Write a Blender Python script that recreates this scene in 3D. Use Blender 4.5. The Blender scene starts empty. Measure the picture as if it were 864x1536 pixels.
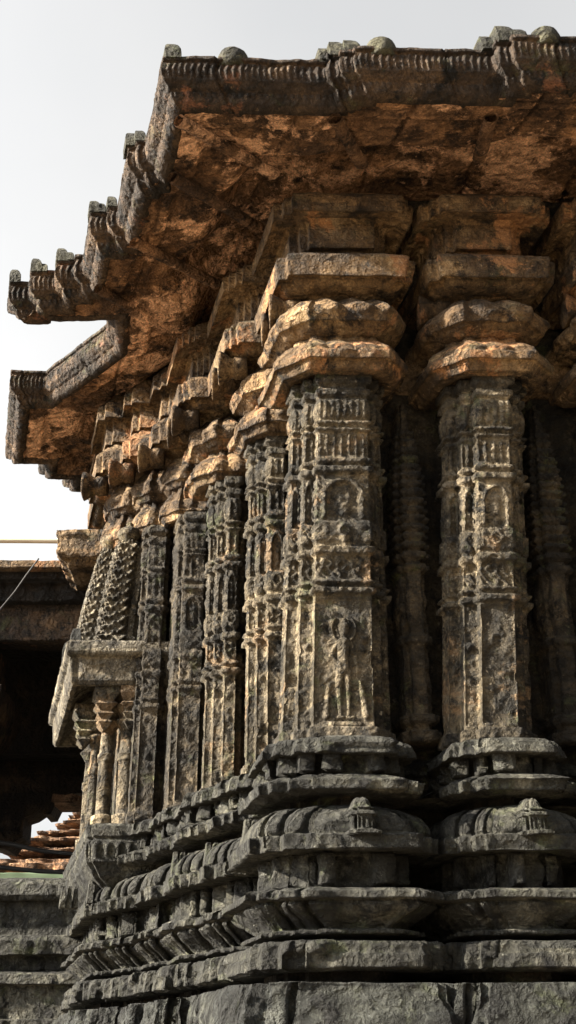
import bpy, math, random
import numpy as np
from mathutils import Vector
random.seed(4)
rng = np.random.RandomState(7)
scene = bpy.context.scene
COL = scene.collection
EYE = 1.6
F, CX, CY = 1770.0, 432.0, 768.0
TH = math.radians(25.6); S, Cc = math.sin(TH), math.cos(TH)
def K(y):
    """height / distance for a row of the photo (used only to read off real heights)"""
    v = CY - y
    return (F*S + v*Cc)/(F*Cc - v*S)

# ------------------------------------------------------------------ noise
_T = rng.rand(64, 64, 64)
def vn(x, y, z):
    xi, yi, zi = np.floor(x).astype(int), np.floor(y).astype(int), np.floor(z).astype(int)
    fx, fy, fz = x-xi, y-yi, z-zi
    fx, fy, fz = [f*f*(3-2*f) for f in (fx, fy, fz)]
    def g(i, j, k): return _T[(xi+i) & 63, (yi+j) & 63, (zi+k) & 63]
    c00 = g(0,0,0)*(1-fx)+g(1,0,0)*fx; c10 = g(0,1,0)*(1-fx)+g(1,1,0)*fx
    c01 = g(0,0,1)*(1-fx)+g(1,0,1)*fx; c11 = g(0,1,1)*(1-fx)+g(1,1,1)*fx
    return (c00*(1-fy)+c10*fy)*(1-fz)+(c01*(1-fy)+c11*fy)*fz
def fbm(x, y, z, f, octv=3):
    r = 0; a = 1.0; t = 0
    for i in range(octv):
        r = r + a*(vn(x*f+17*i, y*f+5*i, z*f+9*i)-.5); t += a*.5; a *= .5; f *= 2.1
    return r/t                                   # -1..1
def erode(P, amp, seed=0.0):
    """weathering: long waves, lumps and knocked-off chips"""
    x, y, z = P[:, 0]+seed, P[:, 1]+seed*1.3, P[:, 2]+seed*.7
    d = np.stack([fbm(x+i*31.7, y, z, 7.0, 3)*.9 + fbm(x+i*11.7, y+3, z, 27.0, 2)*.45 + fbm(x, y+i*13.3, z, 1.3, 2)*.45 for i in range(3)], 1)
    return P + d*amp

# ------------------------------------------------------------------ coordinates
SH = .25
def to_world(a, b, z):
    return np.stack([a - SH*(b-8), b + .03*a, z+EYE], -1)
WL = {}
def link(name, V, Fc, mat, parent=None, smooth=True, label=None):
    V = np.asarray(V, float)
    lo, hi = V.min(0), V.max(0)
    org = np.array([(lo[0]+hi[0])/2, (lo[1]+hi[1])/2, lo[2]])
    me = bpy.data.meshes.new(name)
    V = V-org
    if isinstance(Fc, np.ndarray):
        n = len(Fc); k = Fc.shape[1]
        me.vertices.add(len(V)); me.vertices.foreach_set('co', V.astype(np.float32).ravel())
        me.loops.add(n*k); me.loops.foreach_set('vertex_index', Fc.astype(np.int32).ravel())
        me.polygons.add(n); me.polygons.foreach_set('loop_start', np.arange(0, n*k, k, dtype=np.int32))
        me.update(calc_edges=True); me.validate()
    else:
        me.from_pydata(V.tolist(), [], [tuple(int(q) for q in f) for f in Fc]); me.update()
    if smooth:
        me.polygons.foreach_set('use_smooth', [True]*len(me.polygons))
    me.materials.append(mat)
    o = bpy.data.objects.new(name, me); COL.objects.link(o)
    if parent is not None:
        o.parent = parent; o.location = Vector(org-WL[parent.name])
    else:
        o.location = Vector(org)
    WL[o.name] = org
    if label: o['label'] = label
    return o
def tag(o, label=None, cat=None, group=None, kind=None):
    if label: o['label'] = label
    if cat: o['category'] = cat
    if group: o['group'] = group
    if kind: o['kind'] = kind
    return o
def empty(name, loc):
    o = bpy.data.objects.new(name, None); COL.objects.link(o); o.location = loc
    o.empty_display_size = .3
    WL[o.name] = np.array(loc, float); return o

def sweep_arrays(path, prof, closed=True, ru=.02, rz=.02, disp=None, eps=.01, warp=None, caps=True):
    """path (a,b) right to left with the outside at -b; prof = [(key, off, z)]"""
    P = np.array(path, float); n = len(P)
    ne = n if closed else n-1
    d = np.array([P[(i+1) % n]-P[i] for i in range(ne)]); L = np.hypot(d[:, 0], d[:, 1]); d /= L[:, None]
    N = np.stack([-d[:, 1], d[:, 0]], 1)
    M = np.zeros((n, 2))
    for i in range(n):
        if closed: n1, n2 = N[(i-1) % n], N[i]
        else:
            n1 = N[max(i-1, 0)]; n2 = N[min(i, ne-1)]
        M[i] = (n1+n2)/max(.35, 1+n1@n2)
    ei, et, nn, uu, corner = [], [], [], [], []
    acc = 0
    for i in range(ne):
        l = L[i]; k = max(1, int(round(l/ru))); ts = list(np.linspace(0, 1, k+1)[:-1])
        if l > 4*eps: ts = sorted(set([t for t in ts if t == 0 or (eps*1.5/l < t < 1-eps*1.5/l)]+[eps/l, 1-eps/l]))
        for t in ts:
            ei.append(i); et.append(t); uu.append(acc+t*l)
            nn.append(M[i] if t == 0 else N[i])
        acc += l
    if not closed:
        ei.append(ne-1); et.append(1.0); uu.append(acc); nn.append(M[n-1])
    ei = np.array(ei); et = np.array(et); nn = np.array(nn); uu = np.array(uu)
    rows = []
    for j in range(len(prof)-1):
        p, q = np.array(prof[j], float), np.array(prof[j+1], float)
        l = math.hypot(q[1]-p[1], q[2]-p[2]); k = max(1, int(round(l/rz)))
        ts = list(np.linspace(0, 1, k+1)[:-1])
        if l > 4*eps: ts = sorted(set([t for t in ts if t == 0 or (eps*1.5/l < t < 1-eps*1.5/l)]+[eps/l, 1-eps/l]))
        rows += [p+(q-p)*t for t in ts]
    rows.append(np.array(prof[-1], float)); R = np.array(rows)
    off = R[:, 1][:, None, None]
    A0 = P[ei][None]+off*M[ei][None]; e2 = (ei+1) % n
    A1 = P[e2][None]+off*M[e2][None]
    Q = A0+(A1-A0)*et[None, :, None]
    Z = np.repeat(R[:, 2][:, None], len(ei), 1); Y = np.repeat(R[:, 0][:, None], len(ei), 1)
    if disp is not None:
        h = disp(np.repeat(uu[None], len(R), 0), np.repeat(et[None], len(R), 0), np.repeat(L[ei][None], len(R), 0),
                 Y, Z, np.repeat(ei[None], len(R), 0))
        Q = Q + nn[None]*h[..., None]
    a, b = Q[..., 0], Q[..., 1]
    if warp is not None: a, b = warp(a, b, Z, Y)
    nr, nc = a.shape
    idx = np.arange(nr*nc).reshape(nr, nc)
    if closed: nx = np.roll(idx, -1, 1); c0, c1 = idx, nx
    else: c0, c1 = idx[:, :-1], idx[:, 1:]
    Fq = np.stack([c0[:-1], c1[:-1], c1[1:], c0[1:]], -1).reshape(-1, 4)
    V = np.stack([a.ravel(), b.ravel(), Z.ravel()], 1)
    capf = []
    if closed and caps: capf = [list(idx[0])[::-1], list(idx[-1])]
    return V, Fq, capf
def sweep(name, path, prof, mat, parent, closed=True, ru=.02, rz=.02, disp=None, amp=.006, warp=None, eps=.01, skew=True, label=None, caps=True, extra=None):
    V, Fq, capf = sweep_arrays(path, prof, closed, ru, rz, disp, eps, warp, caps)
    W = to_world(V[:, 0], V[:, 1], V[:, 2]) if skew else np.stack([V[:, 0], V[:, 1], V[:, 2]+EYE], 1)
    if amp: W = erode(W, amp, seed=(WL.__len__() % 7)*3.1)
    if capf or extra:
        n0 = len(W); Fl = [tuple(f) for f in Fq.tolist()]+[tuple(c) for c in capf]
        if extra:
            W = np.vstack([W, extra[0]]); Fl += [tuple(q+n0 for q in f) for f in extra[1]]
        o = link(name, W, Fl, mat, parent, label=label)
        return o
    return link(name, W, Fq, mat, parent, label=label)

# ------------------------------------------------------------------ materials
def nd(nt, t, **k):
    n = nt.nodes.new(t)
    for a, b in k.items():
        if a in n.inputs: n.inputs[a].default_value = b
        else: setattr(n, a, b)
    return n
def stone(name, dark, mid, light, patch=None, patch_amt=.5, green=.35, bump=.68, scale=1.0, soot=.5, dist=.3):
    m = bpy.data.materials.new(name); m.use_nodes = True; nt = m.node_tree; L = nt.links.new
    dark, mid, light = [tuple(q*g for q in c) for c, g in ((dark, .34), (mid, .45), (light, .58))]
    if patch: patch = tuple(q*.62 for q in patch)
    bs = nt.nodes['Principled BSDF']; bs.inputs['Roughness'].default_value = .88
    bs.inputs['Specular IOR Level'].default_value = .25
    pos = nd(nt, 'ShaderNodeNewGeometry')
    def noise(sc, det=8, rough=.6, dist=0, vec=None):
        n = nd(nt, 'ShaderNodeTexNoise'); n.inputs['Scale'].default_value = sc; n.inputs['Detail'].default_value = det
        n.inputs['Roughness'].default_value = rough; n.inputs['Distortion'].default_value = dist
        L(vec if vec else pos.outputs['Position'], n.inputs['Vector']); return n.outputs['Fac']
    def ramp(f, a, b, c0=(0,0,0,1), c1=(1,1,1,1)):
        r = nd(nt, 'ShaderNodeValToRGB'); r.color_ramp.elements[0].position = a; r.color_ramp.elements[1].position = b
        r.color_ramp.elements[0].color = c0; r.color_ramp.elements[1].color = c1; L(f, r.inputs['Fac']); return r
    def mix(f, a, b, mode='MIX'):
        x = nd(nt, 'ShaderNodeMix', data_type='RGBA', blend_type=mode)
        if isinstance(f, float): x.inputs[0].default_value = f
        else: L(f, x.inputs[0])
        for s, i in ((a, 6), (b, 7)):
            if isinstance(s, tuple): x.inputs[i].default_value = (*s, 1)
            else: L(s, x.inputs[i])
        return x.outputs[2]
    base = ramp(noise(2.3*scale, 10, .68, .4), .33, .68, (*dark, 1), (*light, 1))
    e = base.color_ramp.elements.new(.5); e.color = (*mid, 1)
    c = base.outputs['Color']
    mpb = nd(nt, 'ShaderNodeMapping'); mpb.inputs['Scale'].default_value = (1.7, 1.7, 4.2); L(pos.outputs['Position'], mpb.inputs['Vector'])
    vb = nd(nt, 'ShaderNodeTexVoronoi', feature='F1', distance='CHEBYCHEV'); vb.inputs['Scale'].default_value = 1.0; L(mpb.outputs['Vector'], vb.inputs['Vector'])
    sb = nd(nt, 'ShaderNodeSeparateColor'); L(vb.outputs['Color'], sb.inputs[0])
    c = mix(1.0, c, ramp(sb.outputs[0], 0, 1, (.62, .62, .64, 1), (1.4, 1.33, 1.22, 1)).outputs['Color'], 'MULTIPLY')
    # blotches of rain-black crust
    c = mix(ramp(noise(4.5*scale, 10, .76, dist), .5, .60).outputs['Color'] if soot else 0.0, c, tuple(q*(1-soot) for q in dark)) if soot else c
    # vertical rain streaks
    mp = nd(nt, 'ShaderNodeMapping'); mp.inputs['Scale'].default_value = (9, 9, .8); L(pos.outputs['Position'], mp.inputs['Vector'])
    st = ramp(noise(1.2, 6, .6, .2, mp.outputs['Vector']), .52, .72)
    sf = nd(nt, 'ShaderNodeMath', operation='MULTIPLY'); L(st.outputs['Color'], sf.inputs[0]); sf.inputs[1].default_value = .5
    c = mix(sf.outputs[0], c, tuple(q*.35 for q in dark))
    if patch:
        pf = ramp(noise(1.35*scale, 11, .72, dist), .62-.22*patch_amt, .655-.2*patch_amt)
        c = mix(pf.outputs['Color'], c, patch)
    if green:
        gf = ramp(noise(3.1*scale, 10, .75, .3), .56, .70)
        g2 = nd(nt, 'ShaderNodeMath', operation='MULTIPLY'); L(gf.outputs['Color'], g2.inputs[0]); g2.inputs[1].default_value = green
        c = mix(g2.outputs[0], c, (.10, .12, .045))
    lic = ramp(noise(17*scale, 6, .7), .62, .70)
    l2 = nd(nt, 'ShaderNodeMath', operation='MULTIPLY'); L(lic.outputs['Color'], l2.inputs[0]); l2.inputs[1].default_value = .55
    c = mix(l2.outputs[0], c, tuple(min(1, q*1.9+.02) for q in light))
    fine = ramp(noise(60, 5, .7), .25, .75, (.30, .30, .30, 1), (1.6, 1.6, 1.6, 1))
    c = mix(1.0, c, fine.outputs['Color'], 'MULTIPLY')
    pt = ramp(pos.outputs['Pointiness'], .47, .55, (.72, .72, .72, 1), (1.45, 1.42, 1.35, 1))    # shade painted into the grooves for contrast; arrises rub pale
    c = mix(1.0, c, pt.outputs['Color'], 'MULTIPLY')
    L(c, bs.inputs['Base Color'])
    h1 = noise(7, 10, .72, .2); h1.node.noise_type = 'RIDGED_MULTIFRACTAL'; h1.node.inputs['Offset'].default_value = .9; h1.node.inputs['Gain'].default_value = 1.6; h2 = noise(55, 6, .7)
    vo = nd(nt, 'ShaderNodeTexVoronoi', feature='F1'); vo.inputs['Scale'].default_value = 26; L(pos.outputs['Position'], vo.inputs['Vector'])
    ad = nd(nt, 'ShaderNodeMath', operation='MULTIPLY_ADD'); L(h2, ad.inputs[0]); ad.inputs[1].default_value = .55; L(h1, ad.inputs[2])
    ad2 = nd(nt, 'ShaderNodeMath', operation='MULTIPLY_ADD'); L(vo.outputs['Distance'], ad2.inputs[0]); ad2.inputs[1].default_value = .22; L(ad.outputs[0], ad2.inputs[2])
    bp = nd(nt, 'ShaderNodeBump'); bp.inputs['Strength'].default_value = bump; bp.inputs['Distance'].default_value = .085
    L(ad2.outputs[0], bp.inputs['Height']); L(bp.outputs['Normal'], bs.inputs['Normal'])
    return m
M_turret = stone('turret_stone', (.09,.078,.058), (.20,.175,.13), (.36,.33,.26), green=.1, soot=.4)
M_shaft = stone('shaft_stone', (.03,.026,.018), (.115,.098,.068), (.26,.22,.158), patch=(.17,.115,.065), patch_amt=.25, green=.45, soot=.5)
M_wall = stone('wall_stone', (.012,.010,.007), (.034,.028,.018), (.075,.062,.04), green=.45, soot=.6)  # shaft stone made darker, so recess shade is put into the colour
M_wall2 = stone('recess_stone', (.018,.015,.010), (.055,.045,.03), (.13,.105,.07), green=.5, soot=.5)  # milder dark copy, recess shade put into the colour of set-back pilasters
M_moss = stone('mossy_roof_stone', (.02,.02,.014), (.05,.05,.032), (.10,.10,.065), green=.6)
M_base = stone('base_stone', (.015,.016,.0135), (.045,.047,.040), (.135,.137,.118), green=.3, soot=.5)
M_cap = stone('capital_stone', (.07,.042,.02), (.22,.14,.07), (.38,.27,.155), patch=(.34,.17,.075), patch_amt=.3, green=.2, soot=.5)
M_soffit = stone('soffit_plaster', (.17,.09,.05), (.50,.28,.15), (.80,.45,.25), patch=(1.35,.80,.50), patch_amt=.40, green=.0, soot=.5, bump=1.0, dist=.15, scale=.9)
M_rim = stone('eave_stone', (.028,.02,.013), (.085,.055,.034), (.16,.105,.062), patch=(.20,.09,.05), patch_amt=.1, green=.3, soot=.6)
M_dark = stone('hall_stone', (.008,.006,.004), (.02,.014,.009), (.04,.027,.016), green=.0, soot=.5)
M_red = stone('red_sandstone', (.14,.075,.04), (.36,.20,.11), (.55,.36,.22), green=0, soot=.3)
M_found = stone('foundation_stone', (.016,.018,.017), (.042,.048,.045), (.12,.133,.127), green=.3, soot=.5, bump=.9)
def plain(name, c, rough=.7):
    m = bpy.data.materials.new(name); m.use_nodes = True; nt = m.node_tree; bs = nt.nodes['Principled BSDF']
    bs.inputs['Roughness'].default_value = rough
    n = nd(nt, 'ShaderNodeTexNoise'); n.inputs['Scale'].default_value = 6; n.inputs['Detail'].default_value = 6
    r = nd(nt, 'ShaderNodeValToRGB'); r.color_ramp.elements[0].color = (*[q*.6 for q in c], 1); r.color_ramp.elements[1].color = (*c, 1)
    nt.links.new(n.outputs['Fac'], r.inputs['Fac']); nt.links.new(r.outputs['Color'], bs.inputs['Base Color']); return m
M_iron = plain('cable_black', (.02,.02,.02)); M_green = plain('green_paint', (.10,.15,.08)); M_earth = plain('dry_earth', (.24,.19,.13), .95)
M_pale = plain('pale_limewash', (.62,.55,.42))

# ------------------------------------------------------------------ the temple
T = empty('temple', (0.5, 9.5, 0))
tag(T, 'old carved dark stone temple with stepped pilasters, wide eaves and moulded plinth', 'temple')
smooth01 = lambda x: np.clip(x, 0, 1)**2*(3-2*np.clip(x, 0, 1))
def pulse(y, a, b, s=2.5): return smooth01((y-a)/s)*smooth01((b-y)/s)
def plan(aL, aR, bF, steps=((.08, .09), (.08, .08)), depth=.35, rsteps=None):
    """closed plan of an engaged pilaster, the face set forward in steps"""
    rs = steps if rsteps is None else rsteps
    tl = sum(s[1] for s in steps); tr = sum(s[1] for s in rs)
    pts = [(aR, bF+depth)]
    x, y = aR, bF+tr; pts.append((x, y))
    for dx, dy in rs: x -= dx; pts.append((x, y)); y -= dy; pts.append((x, y))
    x = aL+sum(s[0] for s in steps); y = bF; pts.append((x, y))
    for dx, dy in reversed(steps): y += dy; pts.append((x, y)); x -= dx; pts.append((x, y))
    pts.append((aL, bF+depth)); return pts

# name, aL, aR, bF, lean-left, lean, seed, ru
PIL = [dict(k='A', aL=0, aR=.77, bF=8.0, tl=.10, lean=0, ru=.011),
       dict(k='B', aL=1.17, aR=1.76, bF=7.98, tl=0, lean=.16, ru=.011),
       dict(k='C', aL=2.36, aR=2.98, bF=7.92, tl=0, lean=.16, ru=.02),
       dict(k='D', aL=-.04, aR=.34, bF=8.98, cL=-.12, tl=.0, lean=0, ru=.012),
       dict(k='E', aL=-.23, aR=.12, bF=9.78, cL=-.38, cB=9.92, tl=.0, lean=0, ru=.012),
       dict(k='F', aL=-.42, aR=-.12, bF=10.55, cL=-.60, cB=10.70, tl=0, lean=0, ru=.018),
       dict(k='G', aL=-.72, aR=-.46, bF=10.88, cL=-.86, cB=11.04, tl=0, lean=0, ru=.018),
       dict(k='H', aL=-.80, aR=-.60, bF=11.45, cL=-1.11, cB=11.36, tl=0, lean=0, ru=.018),
       dict(k='I', aL=-.78, aR=-.5, bF=12.1, cL=-1.06, cB=12.05, tl=0, lean=0, ru=.024)]
LBL = dict(A='carved pilaster with a standing figure in relief on its lower face',
           B='carved pilaster right of the one with the standing figure',
           C='carved pilaster cut off by the right edge', D='narrow carved pilaster just behind the one with the figure',
           E='slender grooved pilaster standing third back from the figure pilaster', F='dark flat pilaster right of the balcony',
           G='plain pilaster at the right end of the balcony', H='weathered pilaster behind the balcony towers', I='pilaster on the flank behind the balcony, nearer one', J='farthest pilaster on the flank behind the balcony')
def shaft_disp(seed):
    def f(u, t, l, y0, z, e):
        y = y0 + 9*np.sin(seed*2.3)*pulse(y0, 600, 1000, 60)*(seed > 1)
        w = (t-.5)*l; ay = np.abs(w)
        inner = smooth01((l*.5-ay)/.012)              # fades out at the arris
        h = np.zeros_like(u)
        for a, b, d in ((562, 580, .045), (585, 600, .03), (640, 648, .035), (651, 659, .028), (701, 711, .03), (714, 727, .04),
                        (800, 833, .018), (838, 852, .034), (888, 896, .03), (899, 911, .038), (1092, 1110, .03)):
            h += d*pulse(y, a, b)
        # bell member swelling
        h += .022*np.sin(np.clip((y-600)/40, 0, 1)*np.pi)
        wob = fbm(u*1.0+seed, z, z*0+seed, 5, 2)
        # leaf fringe
        q = pulse(y, 603, 638, 4); h += q*inner*.016*np.abs(np.sin(u*55+seed))
        # row of small figures
        q = pulse(y, 661, 699, 5); per = .062
        fx = (np.mod(u+.02*seed, per)/per-.5)*2; yy = (y-680)/19
        body = np.sqrt(np.clip(1-(fx/.62)**2-(yy/1.05)**2*.9, 0, 1)); head = np.sqrt(np.clip(1-(fx/.4)**2-((yy+.72)/.3)**2, 0, 1))
        h += q*inner*(.022*np.maximum(body*(1-.5*np.exp(-((yy-.1)/.2)**2)), head)-.014)
        # arched niche
        q = pulse(y, 729, 798, 3); r = np.hypot(ay/(l*.42+1e-4), np.clip((762-y)/30, 0, 9))
        arch = np.exp(-((r-.85)/.13)**2); inn = (r < .75)
        fig = np.sqrt(np.clip(1-(ay/(l*.16+.006))**2-((y-770)/28)**2, 0, 1))
        h += q*inner*(arch*.02+inn*(-.014)+fig*.02)
        # diamond block
        q = pulse(y, 803, 830, 3); dm = np.abs(ay/.045)+np.abs(y-816)/11
        h += q*inner*(.012*(np.abs(dm-1) < .28)+.012*np.clip(1-dm/.5, 0, 1))
        # scroll panel
        q = pulse(y, 854, 886, 3); sc = np.sin(w*75+2.2*np.sin((y-854)*.2+seed))*np.cos((y-854)*.22+w*30)
        h += q*inner*(.013*sc-.006)
        q = pulse(y, 729, 798, 3)*(ay > l*.36); h += q*inner*.008*np.sin(y*.5+u*60)
        rd = .5-np.abs(fbm(u*1.0+seed*3, z, z*0+seed, 15, 3))*1.6
        h += inner*pulse(y, 604, 912, 6)*.012*rd
        # lower shaft: slightly dished with crumbling arrises and scrolls on the narrow strips
        q = pulse(y, 914, 1090, 5)
        strip = (l < .12); h += q*np.where(strip, -.004*inner, -.012*inner)
        h += q*.018*np.clip(fbm(u+seed, z*1.0, z*0, 9, 2)-.25, 0, 1)*-2.2
        h *= .5 if seed > 8 else .85
        h += (.004*wob + .008*fbm(u*1.0+seed*2, z, z*0+3, 24, 3))*(.3+.7*inner)
        return h
    return f
Zs = lambda y, b=8.0: K(y)*b
def lathe(prof, seg=20, axis='z', loc=(0,0,0)):
    """prof [(r,h)] around z or -x axis, returns world verts/faces"""
    V, Fl = [], []
    for r, h in prof:
        for i in range(seg):
            t = 2*math.pi*i/seg
            V.append((r*math.cos(t), r*math.sin(t), h) if axis == 'z' else (-h, r*math.cos(t), r*math.sin(t)))
    for j in range(len(prof)-1):
        for i in range(seg):
            i2 = (i+1) % seg; Fl.append((j*seg+i, j*seg+i2, (j+1)*seg+i2, (j+1)*seg+i))
    Fl.append(tuple(range(seg))[::-1]); Fl.append(tuple(range((len(prof)-1)*seg, len(prof)*seg)))
    return np.array(V)+np.array(loc), Fl
def octo(aL, aR, bF, bB, c):
    return [(aR, bB), (aR, bF+c), (aR-c, bF), (aL+c, bF), (aL, bF+c), (aL, bB)]
ycap = [  # key y, off (photo rows of the near pilaster turned into heights)
]
def petals(per, amp, seed, y0, y1):
    def f(u, t, l, y, z, e):
        q = np.clip((y1-y)/(y1-y0), 0, 1)
        return -amp*1.1*q*(1-np.abs(np.sin(np.pi*(u/per)+seed))**.7) + amp*.45*fbm(u+seed, z, z*0, 16, 3)
    return f
for n, p in enumerate(PIL):
    sd = n*1.7+.4; aL, aR, bF = p['aL'], p['aR'], p['bF']; big = p['k'] in 'ABC'
    st = ((.08, .09), (.09, .08)) if big else ((.055, .07), (.07, .08))
    if p['k'] in 'FGHIJ': st = ((.05, .06), )
    dep = .62 if big else .42
    path = plan(aL, aR, bF, st, dep)
    if p['k'] in 'ABCDE':      # the shaft is undercut behind its left arris
        ld = .30 if big else .24; ins = .17 if big else .13
        path = path[:-1]+[(aL, bF+ld), (aL+ins, bF+ld), (aL+ins, bF+dep+.1)]
    z0, z1 = Zs(1110), Zs(560)
    prof = [(y, 0, Zs(y)) for y in (1112, 560)]
    w = aR-aL
    def warp(a, b, Z, Y, p=p, w=w):
        t = np.clip((1110-Y)/550, 0, 1)
        a2 = a + p['tl']*t*np.clip(1-(a-p['aL'])/w, 0, 1.1) + p['lean']*t
        return a2, b
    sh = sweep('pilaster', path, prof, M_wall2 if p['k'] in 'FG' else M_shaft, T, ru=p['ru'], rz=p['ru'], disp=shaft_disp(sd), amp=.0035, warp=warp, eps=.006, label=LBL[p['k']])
    # capital
    cl = p.get('cL', aL)+p['tl']+p['lean']; cr = aR+p['lean'] if big else cl+.42
    rr = .014 if big else .018
    bF = p.get('cB', bF)
    oc = octo(cl, cr, bF, bF+.38, .10) if big else octo(cl+.13, cl+.50, bF+.02, bF+.22, .08)
    kk = .62 if p['k'] in 'FGHI' else 1.0
    far = p['k'] in 'FGHI'
    def zz(lst, bb=8.0): return [(y, o*kk, K(y)*(bb-o)) for y, o in lst]
    dep = .42 if big else .55
    bF = p.get('cB', bF)
    sweep('lotus_capital', oc, zz([(563,-.03),(561,.05),(553,.12),(536,.175),(534,.20),(522,.21),(520,.195),(515,.185),(510,.10),(508,.03),(503,.03)]), M_cap, sh, ru=rr, rz=rr, disp=petals(.16, .028, sd, 505, 545) if big else petals(.10, .05, sd, 505, 562), amp=.005)
    sweep('lotus_capital', oc, zz([(504,.02),(500,.05),(493,.09),(480,.155),(478,.175),(462,.215),(455,.21),(453,.19),(449,.12),(446,.04)]), M_cap, sh, ru=rr, rz=rr, disp=petals(.19, .045, sd+1, 448, 490) if big else petals(.11, .055, sd, 448, 500), amp=.006)
    cs = plan(cl, cr, bF, ((.07, .07),) if big or far else ((.045, .06), (.05, .06)), dep)
    sweep('capital_slab', cs, zz([(449,-.05),(442,-.02),(436,.05),(428,.11),(417,.16),(413,.165),(412,.215),(383,.235),(380,.225),(378,.0),(372,-.02)]), M_cap, sh, ru=rr*1.3, rz=rr, amp=.009)
    sweep('capital_block', plan(cl, cr, bF, ((.07, .07), (.06, .06)) if big else ((.07, .08),) if far else ((.045, .06), (.05, .06), (.05, .05)), dep), zz([(374,-.02),(370,.07),(334,.07),(326,.10),(321,.17),(318,.19),(314,.25),(294,.26),(290,.25),(288,.05)]), M_cap, sh, ru=rr*1.3, rz=rr, amp=.010)
    # rolled bracket end under the slab, on the left flank
    zc = K(437)*7.86
    for q in range(2 if p['k'] in 'ADE' else 0 if p['k'] == 'I' else 1):
        bb = bF+(.14 if big else .04)+q*.29
        loc = to_world(np.array(cl-(.06 if big else .09)), np.array(bb), np.array(zc+.02*q))
        sc = 1.15 if big else 1.2
        V, Fl = lathe([(r_*sc, h_) for r_, h_ in ((.02,-.1),(.085,-.1),(.09,0),(.075,.03),(.085,.05),(.105,.085),(.125,.13),(.13,.15),(.122,.158),(.10,.152),(.05,.163),(.01,.165))], 22, 'x', loc)
        V = erode(V, .008, sd)
        link('rolled_bracket', V, Fl, M_cap, sh)

# standing figure in relief on pilaster A
def relief(name, caps_, halo, a0, sc, zc, bface, mat, parent, label=None):
    """caps_: capsules (x0,z0,x1,z1,r0,r1) in photo-row units turned into metres"""
    xs = np.arange(-.17, .17, .005); zs = np.arange(-.42, .42, .005)
    X, Zg = np.meshgrid(xs, zs)
    H = np.zeros_like(X)-.004
    for x0, zz0, x1, zz1, r0, r1 in caps_:
        dx, dz = x1-x0, zz1-zz0; t = np.clip(((X-x0)*dx+(Zg-zz0)*dz)/(dx*dx+dz*dz+1e-9), 0, 1)
        d = np.hypot(X-x0-t*dx, Zg-zz0-t*dz); r = r0+(r1-r0)*t
        H = np.maximum(H, np.sqrt(np.clip(r*r-d*d, 0, 1))*1.1)
    if halo:
        for hx, hz, r, th in halo:
            d = np.hypot(X-hx, (Zg-hz)*.8); H = np.maximum(H, .022*np.exp(-((d-r)/th)**2))
    H += .004*fbm(X, Zg, X*0, 22, 3)*(H > 0)
    nr, nc = X.shape; ok = H > .003
    idx = np.arange(nr*nc).reshape(nr, nc)
    keep = ok[:-1, :-1] | ok[1:, :-1] | ok[:-1, 1:] | ok[1:, 1:]
    Fq = np.stack([idx[:-1, :-1], idx[:-1, 1:], idx[1:, 1:], idx[1:, :-1]], -1)[keep]
    W = to_world((a0+X).ravel(), (bface+.012-H*.75).ravel(), (zc+Zg).ravel())
    used = np.unique(Fq); mp = -np.ones(len(W), int); mp[used] = np.arange(len(used))
    return link(name, W[used], mp[Fq.reshape(-1, 4)], mat, parent, label=label)
px = .0046
def cap(x0, y0, x1, y1, r0, r1): return ((x0-528)*px, -(y0-1010)*px*1.16, (x1-528)*px, -(y1-1010)*px*1.16, r0*px, r1*px)
fig = [cap(528,944,528,950,9.5,8), cap(527,956,527,964,5,6), cap(527,968,526,990,11,8), cap(526,992,526,1003,8.5,10.5), cap(518,966,508,984,4.5,3.8), cap(508,984,518,996,3.8,3.2),
       cap(537,966,545,984,4.5,3.8), cap(545,984,548,1006,3.8,3), cap(521,1006,519,1034,6.2,4.6), cap(519,1034,521,1066,4.6,3.4), cap(532,1006,534,1034,6.2,4.6), cap(534,1034,533,1066,4.6,3.4),
       cap(516,1069,524,1068,3.6,3.6), cap(531,1069,540,1069,3.6,3.6), cap(528,928,528,936,4,7), cap(506,1078,550,1078,5,5), cap(552,1020,560,1066,4,6), cap(503,1030,499,1068,3,5)]
pA = [o for o in T.children if o.name == 'pilaster'][0]
relief('carved_figure', fig, [(0, .34, .085, .012)], .40, 1, K(1010)*8, 8.0, M_shaft, pA, 'standing figure with haloed head carved in relief')

# narrow pilasters carrying little towers between the big ones
def mini_disp(seed):
    def f(u, t, l, y, z, e):
        h = np.zeros_like(u)
        q = pulse(y, 640, 835, 4); h += q*(.034*np.abs(np.sin((y-640)*np.pi/14.0))+.016*(np.abs(np.sin(u*60)) > .5)-.01)
        for a, b, d in ((600,612,.03),(838,850,.035),(856,868,.03),(960,975,.03),(1070,1085,.035),(1092,1110,.045)): h += d*pulse(y, a, b)
        h += .012*fbm(u+seed, z, z*0, 12, 3)
        q = pulse(y, 880, 950, 5); h += q*.02*np.sqrt(np.clip(1-((t-.5)/.3)**2-((y-915)/32)**2, 0, 1))
        return h
    return f
for i, (a0, a1) in enumerate(((.90, 1.09), (1.99, 2.19))):
    mid = (a0+a1)/2
    def wp(a, b, Z, Y, mid=mid):
        s = 1-.75*np.clip((760-Y)/165, 0, 1)**1.6
        return mid+.03+(a-mid)*s, b+.10*(1-s)
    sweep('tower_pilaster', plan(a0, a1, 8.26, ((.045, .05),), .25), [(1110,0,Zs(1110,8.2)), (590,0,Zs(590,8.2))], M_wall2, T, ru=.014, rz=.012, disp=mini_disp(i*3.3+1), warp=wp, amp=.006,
          label=('narrow pilaster carved as a tiered tower, in the dark recess' if i == 0 else 'narrow pilaster carved as a tiered tower, beside the right edge'))

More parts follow.
